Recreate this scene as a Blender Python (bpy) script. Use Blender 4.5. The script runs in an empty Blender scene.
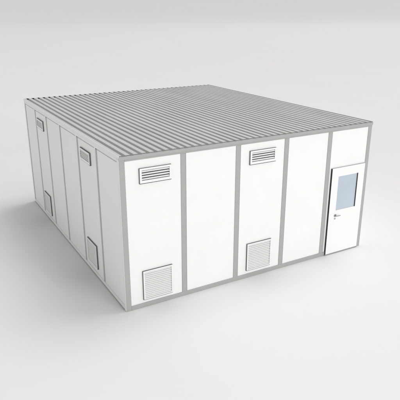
import bpy, bmesh, math, random
from mathutils import Vector, Matrix

random.seed(4)
sc = bpy.context.scene
COL = sc.collection

# ------------------------------------------------------------------ sizes (metres)
W, L, H = 6.01, 7.11, 2.966          # front width, depth, height to the top of the frame
FRONT = [0.0, 1.235, 2.435, 3.612, 4.785, W]      # joints of the front wall
LEFT = [0.0, 1.235, 2.40, 3.66, 4.86, 5.965, L]   # joints of the long walls
POST, RAIL_T, RAIL_B = 0.104, 0.056, 0.092

# ------------------------------------------------------------------ materials
def mat(name, rgb, rough=0.5, metal=0.0, var=0.0, scale=3.0, bump=0.0, bscale=40.0, spec=0.5, stretch=(1, 1, 1)):
    m = bpy.data.materials.new(name)
    m.use_nodes = True
    nt = m.node_tree
    b = nt.nodes["Principled BSDF"]
    b.inputs["Base Color"].default_value = (*rgb, 1)
    b.inputs["Roughness"].default_value = rough
    b.inputs["Metallic"].default_value = metal
    b.inputs["Specular IOR Level"].default_value = spec
    tc = nt.nodes.new("ShaderNodeTexCoord")
    mp = nt.nodes.new("ShaderNodeMapping")
    mp.inputs["Scale"].default_value = stretch
    nt.links.new(tc.outputs["Object"], mp.inputs["Vector"])
    if var:
        n = nt.nodes.new("ShaderNodeTexNoise")
        n.inputs["Scale"].default_value = scale
        n.inputs["Detail"].default_value = 5
        r = nt.nodes.new("ShaderNodeValToRGB")
        r.color_ramp.elements[0].position = 0.3
        r.color_ramp.elements[1].position = 0.7
        r.color_ramp.elements[0].color = (*[c * (1 - var) for c in rgb], 1)
        r.color_ramp.elements[1].color = (*[min(1, c * (1 + var)) for c in rgb], 1)
        nt.links.new(mp.outputs[0], n.inputs["Vector"])
        nt.links.new(n.outputs["Fac"], r.inputs[0])
        nt.links.new(r.outputs[0], b.inputs["Base Color"])
        mr = nt.nodes.new("ShaderNodeMapRange")
        mr.inputs["To Min"].default_value = max(0.02, rough - 0.07)
        mr.inputs["To Max"].default_value = min(1, rough + 0.07)
        nt.links.new(n.outputs["Fac"], mr.inputs["Value"])
        nt.links.new(mr.outputs[0], b.inputs["Roughness"])
    if bump:
        n2 = nt.nodes.new("ShaderNodeTexNoise")
        n2.inputs["Scale"].default_value = bscale
        bp = nt.nodes.new("ShaderNodeBump")
        bp.inputs["Strength"].default_value = bump
        bp.inputs["Distance"].default_value = 0.01
        nt.links.new(mp.outputs[0], n2.inputs["Vector"])
        nt.links.new(n2.outputs["Fac"], bp.inputs["Height"])
        nt.links.new(bp.outputs[0], b.inputs["Normal"])
    return m

M_PANEL = mat("white_painted_panel", (0.88, 0.88, 0.88), 0.5, var=0.012, scale=1.6, bump=0.03, bscale=2.0, spec=0.3)
M_FRAME = mat("grey_painted_steel", (0.41, 0.41, 0.41), 0.5, var=0.03, scale=5, bump=0.03, bscale=30, spec=0.3)
M_LFRAME = mat("light_grey_painted_steel", (0.85, 0.85, 0.85), 0.5, var=0.02, scale=5, bump=0.02, bscale=30, spec=0.3)
M_SEAL = mat("grey_joint_sealant", (0.34, 0.34, 0.34), 0.7, var=0.05, scale=20, spec=0.2)
M_JOINT = mat("grey_joint_cover", (0.47, 0.47, 0.47), 0.6, var=0.03, scale=10, spec=0.2)
M_EDGE_SHADE = mat("dark_edge_shade", (0.09, 0.09, 0.09), 0.7, var=0.1, scale=20, spec=0.2)  # dark colour standing in for the shadow line at the roof sheet ends
M_ROOF = mat("galvanised_roof_sheet", (0.61, 0.61, 0.60), 0.5, var=0.04, scale=2.5, bump=0.03, bscale=25, spec=0.4, stretch=(1, .25, 1))
M_VENT = mat("white_powder_coat", (0.86, 0.86, 0.86), 0.45, var=0.01, scale=8, spec=0.3)
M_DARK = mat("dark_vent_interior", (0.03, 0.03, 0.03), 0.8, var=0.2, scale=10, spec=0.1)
M_HOUSING = mat("grey_vent_housing", (0.18, 0.18, 0.18), 0.6, var=0.05, scale=10, spec=0.2)
M_SHADE = mat("black_painted_shade", (0.03, 0.03, 0.033), 0.6, var=0.1, scale=30, spec=0.2)  # shade of the door side and window reveal, put in as black
M_GLASS = mat("pale_blue_window_glass", (0.49, 0.56, 0.635), 0.10, var=0.03, scale=1.5, spec=0.5)
M_STEEL = mat("brushed_steel", (0.42, 0.42, 0.41), 0.35, metal=0.9, var=0.04, scale=40)
M_FLOOR = mat("matt_white_studio_floor", (0.81, 0.807, 0.80), 0.85, var=0.006, scale=0.25, bump=0.015, bscale=15, spec=0.1)

# ------------------------------------------------------------------ helpers
def box(bm, x0, x1, y0, y1, z0, z1):
    v = [bm.verts.new(p) for p in ((x0, y0, z0), (x1, y0, z0), (x1, y1, z0), (x0, y1, z0),
                                   (x0, y0, z1), (x1, y0, z1), (x1, y1, z1), (x0, y1, z1))]
    for f in ((3, 2, 1, 0), (4, 5, 6, 7), (0, 1, 5, 4), (1, 2, 6, 5), (2, 3, 7, 6), (3, 0, 4, 7)):
        bm.faces.new([v[i] for i in f])

def prism(bm, prof, x0, x1):
    """profile of (y, z) points swept along x"""
    a = [bm.verts.new((x0, y, z)) for y, z in prof]
    b = [bm.verts.new((x1, y, z)) for y, z in prof]
    n = len(prof)
    for i in range(n):
        j = (i + 1) % n
        bm.faces.new((a[i], a[j], b[j], b[i]))
    bm.faces.new(a[::-1]); bm.faces.new(b)

def tube(bm, p, q, r, seg=20):
    p, q = Vector(p), Vector(q)
    d = (q - p)
    rot = d.to_track_quat('Z', 'Y').to_matrix().to_4x4()
    bmesh.ops.create_cone(bm, cap_ends=True, segments=seg, radius1=r, radius2=r, depth=d.length,
                          matrix=Matrix.Translation((p + q) / 2) @ rot)

def build(name, bm, m, parent=None, bevel=0.0, matrix=None, smooth=False, label=None):
    bmesh.ops.recalc_face_normals(bm, faces=bm.faces[:])
    me = bpy.data.meshes.new(name)
    bm.to_mesh(me); bm.free()
    if smooth:
        for p in me.polygons: p.use_smooth = True
    me.materials.append(m)
    o = bpy.data.objects.new(name, me)
    COL.objects.link(o)
    if parent: o.parent = parent
    if matrix is not None: o.matrix_local = matrix
    if bevel:
        md = o.modifiers.new("bevel", 'BEVEL')
        md.width = bevel; md.segments = 2; md.limit_method = 'ANGLE'; md.angle_limit = math.radians(40)
    if label: o["label"] = label
    return o

# ------------------------------------------------------------------ the building
house = bpy.data.objects.new("modular_building", None)
COL.objects.link(house)
house["label"] = "white prefabricated equipment cabin with grey ribbed roof, louvred vents and one windowed door"
house["category"] = "building"

# wall frames: local x along the wall, local -y outward, z up
def wall_matrix(side):
    if side == 'front': return Matrix.Identity(4)
    if side == 'left': return Matrix.Translation((0, L, 0)) @ Matrix.Rotation(-math.pi / 2, 4, 'Z')
    if side == 'right': return Matrix.Translation((W, 0, 0)) @ Matrix.Rotation(math.pi / 2, 4, 'Z')
    return Matrix.Translation((W, L, 0)) @ Matrix.Rotation(math.pi, 4, 'Z')

PD = 0.010                # panels sit this far behind the frame
def make_wall(side, joints, frame_m, post_w, length, seal_w):
    mw = wall_matrix(side)
    half = post_w / 2
    s = -1 if side == 'right' else 1          # the bead lies on the side of the post nearer the door corner
    for i in range(len(joints) - 1):
        a = joints[i] + (half if i else POST)
        b = joints[i + 1] - (half if i < len(joints) - 2 else POST)
        bm = bmesh.new()
        box(bm, a, b, PD, 0.07, RAIL_B, H - RAIL_T)
        build("wall_panel", bm, M_PANEL, house, 0.003, mw)
        if 0 < i:
            j = joints[i]
            bm = bmesh.new()
            box(bm, j - half, j + half, 0.0, 0.075, RAIL_B, H - RAIL_T)
            build("post", bm, frame_m, house, 0.004, mw)
            bm = bmesh.new()                      # sealant bead against the next panel
            x0, x1 = sorted((j + s * half, j + s * (half + seal_w)))
            box(bm, x0, x1, PD - 0.004, 0.06, RAIL_B + .002, H - RAIL_T - .002)
            build("joint_seal", bm, M_SEAL if side in ("front", "back") else M_JOINT, house, 0, mw)
    for nm, z0, z1 in (("bottom_rail", 0.0, RAIL_B), ("top_rail", H - RAIL_T, H)):
        bm = bmesh.new()
        box(bm, POST, length - POST, -0.004 if side in ('left', 'right') else 0.0, 0.075, z0, z1)
        build(nm, bm, frame_m, house, 0.004, mw)
    if side in ('left', 'right'):                 # dark joint under the eaves rail, bay by bay
        for i in range(len(joints) - 1):
            a = joints[i] + (half if i else POST) + 0.004
            b = joints[i + 1] - (half if i < len(joints) - 2 else POST) - 0.004
            bm = bmesh.new()
            box(bm, a, b, PD - 0.004, 0.06, H - RAIL_T - 0.026, H - RAIL_T - 0.001)
            build("joint_seal", bm, M_SEAL if side in ("front", "back") else M_JOINT, house, 0, mw)
        bm = bmesh.new()
        box(bm, POST, length - POST, -0.010, 0.0, 0.0, 0.022)
        build("base_strip", bm, M_FRAME, house, 0.002, mw)

make_wall('front', FRONT, M_FRAME, 0.098, W, 0.014)
make_wall('left', [L - v for v in LEFT[::-1]], M_LFRAME, 0.05, L, 0.072)
make_wall('right', LEFT, M_LFRAME, 0.05, L, 0.072)
make_wall('back', [W - v for v in FRONT[::-1]], M_FRAME, 0.098, W, 0.014)
for x, y in ((0, 0), (W - POST, 0), (0, L - POST), (W - POST, L - POST)):
    bm = bmesh.new()
    box(bm, x, x + POST, y, y + POST, 0, H)
    cp = build("corner_post", bm, M_FRAME, house, 0.006)
    bm = bmesh.new()                              # light cover strip on the long-wall face
    x0, x1 = (-0.005, 0.001) if x == 0 else (W - 0.001, W + 0.005)
    box(bm, x0, x1, y + 0.006, y + POST - 0.012, 0.004, H - 0.004)
    build("cover_strip", bm, M_LFRAME, cp, 0.002)

# roof: deck, ribbed sheet, edge trim
bm = bmesh.new()
box(bm, 0.08, W - 0.08, 0.08, L - 0.08, H - 0.07, H - 0.005)
build("roof_deck", bm, M_FRAME, house)

NR = 40
pitch = W / NR
RH, FLK, VAL = 0.050, 0.008, 0.054
TOPW = pitch - 2 * FLK - VAL
first = TOPW * 0.75
prof = [(0.006, RH)]
ribs, start = [], 0.006                      # the raised flats, from groove to groove
for k in range(NR):
    x = first + k * pitch
    if x + 2 * FLK + VAL > W - 0.02: break
    prof += [(x, RH), (x + FLK, 0.0), (x + FLK + VAL, 0.0), (x + 2 * FLK + VAL, RH)]
    ribs.append((start, x)); start = x + 2 * FLK + VAL
prof.append((W - 0.006, RH)); ribs.append((start, W - 0.006))
bm = bmesh.new()
ov = 0.007
cols = []                                    # solid ribbed sheet: profile above, flat underside
for x, z in prof:
    cols.append([[bm.verts.new((x, y, H + zz)) for zz in (0.001, max(0.0025, z - 0.003), 0.006 + z)] for y in (-ov, L + ov)])
for c, d in zip(cols, cols[1:]):
    bm.faces.new((c[0][2], d[0][2], d[1][2], c[1][2]))
    bm.faces.new((c[0][0], c[1][0], d[1][0], d[0][0]))
    for e in (0, 1):
        bm.faces.new((c[e][0], d[e][0], d[e][1], c[e][1])).material_index = 1     # closed rib ends
        bm.faces.new((c[e][1], d[e][1], d[e][2], c[e][2])).material_index = 2     # dark band painting the shadow line under the sheet edge
for c in (cols[0], cols[-1]):
    bm.faces.new((c[0][0], c[0][1], c[1][1], c[1][0]))
    bm.faces.new((c[0][1], c[0][2], c[1][2], c[1][1]))
roof = build("roof", bm, M_ROOF, house)
roof.data.materials.append(M_FRAME); roof.data.materials.append(M_EDGE_SHADE)
bm = bmesh.new()                             # dark foam strip closing the grooves along the back edge
box(bm, 0.01, W - 0.01, L + ov + 0.001, L + ov + 0.018, H + 0.002, H + RH + 0.003)
build("foam_strip", bm, M_DARK, roof)
bm = bmesh.new()                             # folded eaves fascia in front of the rib ends
box(bm, -0.004, W + 0.004, -0.0125, -0.0085, H - 0.02, H + RH - 0.012)
build("eaves_fascia", bm, M_FRAME, roof, 0.001)
for x0, x1 in ((-0.006, 0.005), (W - 0.005, W + 0.006)):      # folded trim closing the long edges
    bm = bmesh.new()
    box(bm, x0, x1, -ov, L + ov, H + 0.001, H + 0.007 + RH)
    build("verge_trim", bm, M_LFRAME, roof, 0.002)

# ------------------------------------------------------------------ vents
def make_vent(side, x0, x1, z0, z1, n, bs, bt, bb, cover, depth, label):
    """outer edges x0..x1, z0..z1; borders: sides bs, top bt, bottom bb; cover: how steep the slats lie"""
    mw = wall_matrix(side) @ Matrix.Translation(((x0 + x1) / 2, PD, (z0 + z1) / 2))
    w, h = x1 - x0, z1 - z0
    iw, il, iz0, iz1 = w / 2 - bs, w / 2, -h / 2 + bb, h / 2 - bt
    def ring(bm, e, ya, yb, drop=0.0):
        """flat rectangular ring, e wider than the vent all round"""
        o_ = [(-il - e, -h / 2 - e - drop), (il + e, -h / 2 - e - drop), (il + e, h / 2 + e), (-il - e, h / 2 + e)]
        i_ = [(-iw, iz0), (iw, iz0), (iw, iz1), (-iw, iz1)]
        v = [[bm.verts.new((x, y, z)) for x, z in q] for y in (ya, yb) for q in (o_, i_)]
        for k in range(4):
            j = (k + 1) % 4
            bm.faces.new((v[0][k], v[0][j], v[1][j], v[1][k]))
            bm.faces.new((v[2][k], v[3][k], v[3][j], v[2][j]))
            bm.faces.new((v[0][k], v[2][k], v[2][j], v[0][j]))
            bm.faces.new((v[1][k], v[1][j], v[3][j], v[3][k]))
    bm = bmesh.new()                                   # dark housing: back plate and lining
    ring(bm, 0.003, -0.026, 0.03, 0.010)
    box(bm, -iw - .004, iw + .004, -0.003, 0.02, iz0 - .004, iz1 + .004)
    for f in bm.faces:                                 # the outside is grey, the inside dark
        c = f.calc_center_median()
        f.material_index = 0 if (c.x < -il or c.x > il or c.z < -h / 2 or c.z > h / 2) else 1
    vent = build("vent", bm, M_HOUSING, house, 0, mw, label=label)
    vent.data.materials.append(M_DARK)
    bm = bmesh.new()
    ring(bm, 0.0, -0.038, -0.0265)
    build("vent_frame", bm, M_VENT, vent, 0.002)
    bm = bmesh.new()
    p = (iz1 - iz0) / n
    t = 0.0022
    for k in range(n):
        z = iz0 + p * (k + 0.5)
        a, b = -0.033, -0.033 + depth
        zo, zi = z - p * cover * .5, z + p * cover * .5       # outer edge low, inner edge high
        prism(bm, [(a, zo - t), (a, zo + t), (b, zi + t), (b, zi - t)], -iw, iw)
    build("louvre_slats", bm, M_VENT, vent)
    return vent

UP = dict(n=4, bs=0.036, bt=0.034, bb=0.050, cover=0.46, depth=0.016)
LO = dict(n=14, bs=0.024, bt=0.022, bb=0.026, cover=0.56, depth=0.016)
make_vent('front', 0.364, 0.980, 2.482, 2.752, label="upper slatted vent on the corner bay of the front wall", **UP)
make_vent('front', 0.355, 0.965, 0.172, 0.762, label="lower square grille on the corner bay of the front wall", **LO)
make_vent('front', 2.708, 3.335, 2.495, 2.765, label="upper slatted vent on the middle bay of the front wall", **UP)
make_vent('front', 2.705, 3.318, 0.182, 0.785, label="lower square grille on the middle bay of the front wall", **LO)
make_vent('left', L - 2.13, L - 1.53, 2.485, 2.725, label="upper slatted vent on the nearer bay of the long side wall", **UP)
make_vent('left', L - 2.10, L - 1.52, 0.225, 0.745, label="lower grille on the nearer bay of the long side wall", **LO)
make_vent('left', L - 5.72, L - 5.12, 2.485, 2.720, label="upper slatted vent on the far bay of the long side wall", **UP)
make_vent('left', L - 5.69, L - 5.11, 0.205, 0.735, label="lower grille on the far bay of the long side wall", **LO)

# ------------------------------------------------------------------ door
DX0, DX1, DZ0, DZ1 = 4.905, 5.885, 0.03, 2.085
DY0, DY1 = -0.030, 0.009
wx0, wx1, wz0, wz1 = 5.10, 5.675, 1.085, 1.885
bm = bmesh.new()
# slab with a window opening: 4 boxes sharing edges, welded
xs = [DX0, wx0, wx1, DX1]; zs = [DZ0, wz0, wz1, DZ1]
fr = [[bm.verts.new((x, DY0, z)) for z in zs] for x in xs]
bk = [[bm.verts.new((x, DY1, z)) for z in zs] for x in xs]
for i in range(3):
    for j in range(3):
        if i == 1 and j == 1: continue
        bm.faces.new((fr[i][j], fr[i + 1][j], fr[i + 1][j + 1], fr[i][j + 1]))
        bm.faces.new((bk[i][j], bk[i][j + 1], bk[i + 1][j + 1], bk[i + 1][j]))
def wallq(p, q):
    bm.faces.new((fr[p[0]][p[1]], fr[q[0]][q[1]], bk[q[0]][q[1]], bk[p[0]][p[1]]))
for k in range(3):
    wallq((k, 0), (k + 1, 0)); wallq((k, 3), (k + 1, 3)); wallq((0, k), (0, k + 1)); wallq((3, k), (3, k + 1))
wallq((1, 1), (2, 1)); wallq((1, 2), (2, 2)); wallq((1, 1), (1, 2)); wallq((2, 1), (2, 2))
door = build("door", bm, M_PANEL, house, 0.003)
bm = bmesh.new()
box(bm, DX0 - 0.007, DX0 - 0.0005, DY0 + 0.003, DY1, DZ0, DZ1)
build("door_side_shade", bm, M_SHADE, door)  # black strip painting the shade on the door's side face and gap
bm = bmesh.new()
box(bm, DX0 - 0.007, DX1 + 0.004, -0.012, DY1 - .002, DZ1 + 0.001, DZ1 + 0.007)
build("head_trim", bm, M_FRAME, door)
bm = bmesh.new()
box(bm, wx0 + 0.001, wx1 - 0.001, -0.018, 0.0, wz0 + 0.001, wz1 - 0.001)
pane = build("window", bm, M_GLASS, door)
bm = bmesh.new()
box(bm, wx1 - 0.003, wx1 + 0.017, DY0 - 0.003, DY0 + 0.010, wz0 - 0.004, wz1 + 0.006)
build("reveal_shade", bm, M_SHADE, pane, 0.003)  # shade of the right window reveal, painted as a black strip
bm = bmesh.new()                                          # handle: rose, neck and lever
tube(bm, (5.095, DY0, 0.965), (5.095, DY0 - 0.012, 0.965), 0.034)
tube(bm, (5.095, DY0 - 0.010, 0.965), (5.095, DY0 - 0.055, 0.965), 0.013)
tube(bm, (5.085, DY0 - 0.052, 0.965), (5.21, DY0 - 0.052, 0.965), 0.011)
tube(bm, (5.095, DY0, 0.89), (5.095, DY0 - 0.008, 0.89), 0.020)
build("door_handle", bm, M_STEEL, door, 0.002)
bm = bmesh.new()
box(bm, DX0 - 0.01, DX1 + 0.01, -0.03, 0.05, 0.002, 0.026)
build("door_sill", bm, M_SEAL, door, 0.003)

# ------------------------------------------------------------------ ground: seamless studio sheet
YAW = 0.5209483485777783
bm = bmesh.new()
rings = [(r_, 0.0) for r_ in (6, 15, 30, 50, 80, 120, 170, 220, 260)]       # flat out to a far low bank
for k in range(1, 13):
    a = math.radians(24 * k / 12)
    rings.append((260 + 60 * math.sin(a), 60 - 60 * math.cos(a)))
rings.append((rings[-1][0] + 120, rings[-1][1] + 120 * math.tan(math.radians(24))))
SEG = 96
centre = bm.verts.new((3, 3.5, 0))
grid = [[bm.verts.new((3 + r_ * math.cos(2 * math.pi * i / SEG), 3.5 + r_ * math.sin(2 * math.pi * i / SEG), z))
         for i in range(SEG)] for r_, z in rings]
for i in range(SEG):
    j = (i + 1) % SEG
    bm.faces.new((centre, grid[0][i], grid[0][j]))
    for p_, q_ in zip(grid, grid[1:]):
        bm.faces.new((p_[i], q_[i], q_[j], p_[j]))
ground = build("ground", bm, M_FLOOR, smooth=True)
ground["kind"] = "structure"

# ------------------------------------------------------------------ light
w = bpy.data.worlds.new("World"); sc.world = w; w.use_nodes = True
nt = w.node_tree
bg = nt.nodes["Background"]
# a big soft light dome: bright overhead (leaning to the right), dim towards the horizon
DOME_DIR = Vector((0.62, 0.0, 1.0)).normalized()
tc = nt.nodes.new("ShaderNodeTexCoord")
dp = nt.nodes.new("ShaderNodeVectorMath"); dp.operation = 'DOT_PRODUCT'
dp.inputs[1].default_value = DOME_DIR
nt.links.new(tc.outputs["Generated"], dp.inputs[0])
cr = nt.nodes.new("ShaderNodeValToRGB")
cr.color_ramp.interpolation = 'EASE'
DOME = [(0.0, 0.20), (0.45, 0.27), (0.95, 1.04)]
while len(cr.color_ramp.elements) < len(DOME): cr.color_ramp.elements.new(0.5)
for e, (p, v) in zip(cr.color_ramp.elements, DOME):
    e.position = p; e.color = (v, v, v, 1)
nt.links.new(dp.outputs["Value"], cr.inputs[0])
nt.links.new(cr.outputs[0], bg.inputs[0])
bg.inputs[1].default_value = 1.06

def lamp(name, loc, target, size, power, col=(1, 1, 1)):
    d = bpy.data.lights.new(name, 'AREA'); d.shape = 'DISK'; d.size = size; d.energy = power; d.color = col
    o = bpy.data.objects.new(name, d); COL.objects.link(o)
    o.location = loc
    o.rotation_euler = (Vector(target) - Vector(loc)).to_track_quat('-Z', 'Y').to_euler()
    return o
def from_dir(name, az, el, dist, size, E, tgt=(3, 3, 1)):
    """az: degrees from +x towards +y; E: irradiance/pi at the target facing the lamp"""
    a, e = math.radians(az), math.radians(el)
    p = Vector(tgt) + dist * Vector((math.cos(a) * math.cos(e), math.sin(a) * math.cos(e), math.sin(e)))
    return lamp(name, p, tgt, size, E * math.pi * math.pi * dist * dist)
from_dir("front_lamp", -75, 12, 60, 30, 0.41)
from_dir("side_lamp", 188, 6, 60, 24, 0.16)
from_dir("key_lamp", 6, 62, 420, 262, 0.33)

# ------------------------------------------------------------------ camera
P = (-3.094782658719019, -8.156936631058324, 5.334704631290755)
yaw, pit, foc = YAW, 0.34485184465586977, 527.2457726609044
f = Vector((math.sin(yaw) * math.cos(pit), math.cos(yaw) * math.cos(pit), -math.sin(pit)))
r = Vector((math.cos(yaw), -math.sin(yaw), 0)); u = r.cross(f)
cam = bpy.data.cameras.new("camera"); co = bpy.data.objects.new("camera", cam); COL.objects.link(co)
co.matrix_world = Matrix(((r.x, u.x, -f.x, P[0]), (r.y, u.y, -f.y, P[1]), (r.z, u.z, -f.z, P[2]), (0, 0, 0, 1)))
cam.sensor_fit = 'HORIZONTAL'; cam.sensor_width = 36; cam.lens = 36 * foc / 400
cam.clip_start = 0.05; cam.clip_end = 3000
sc.camera = co
sc.view_settings.view_transform = 'Standard'; sc.view_settings.look = 'None'
sc.view_settings.gamma = 1; sc.view_settings.exposure = 0
sc.render.engine = 'CYCLES'; sc.cycles.use_denoising = True
sc.cycles.max_bounces = 10; sc.cycles.diffuse_bounces = 6
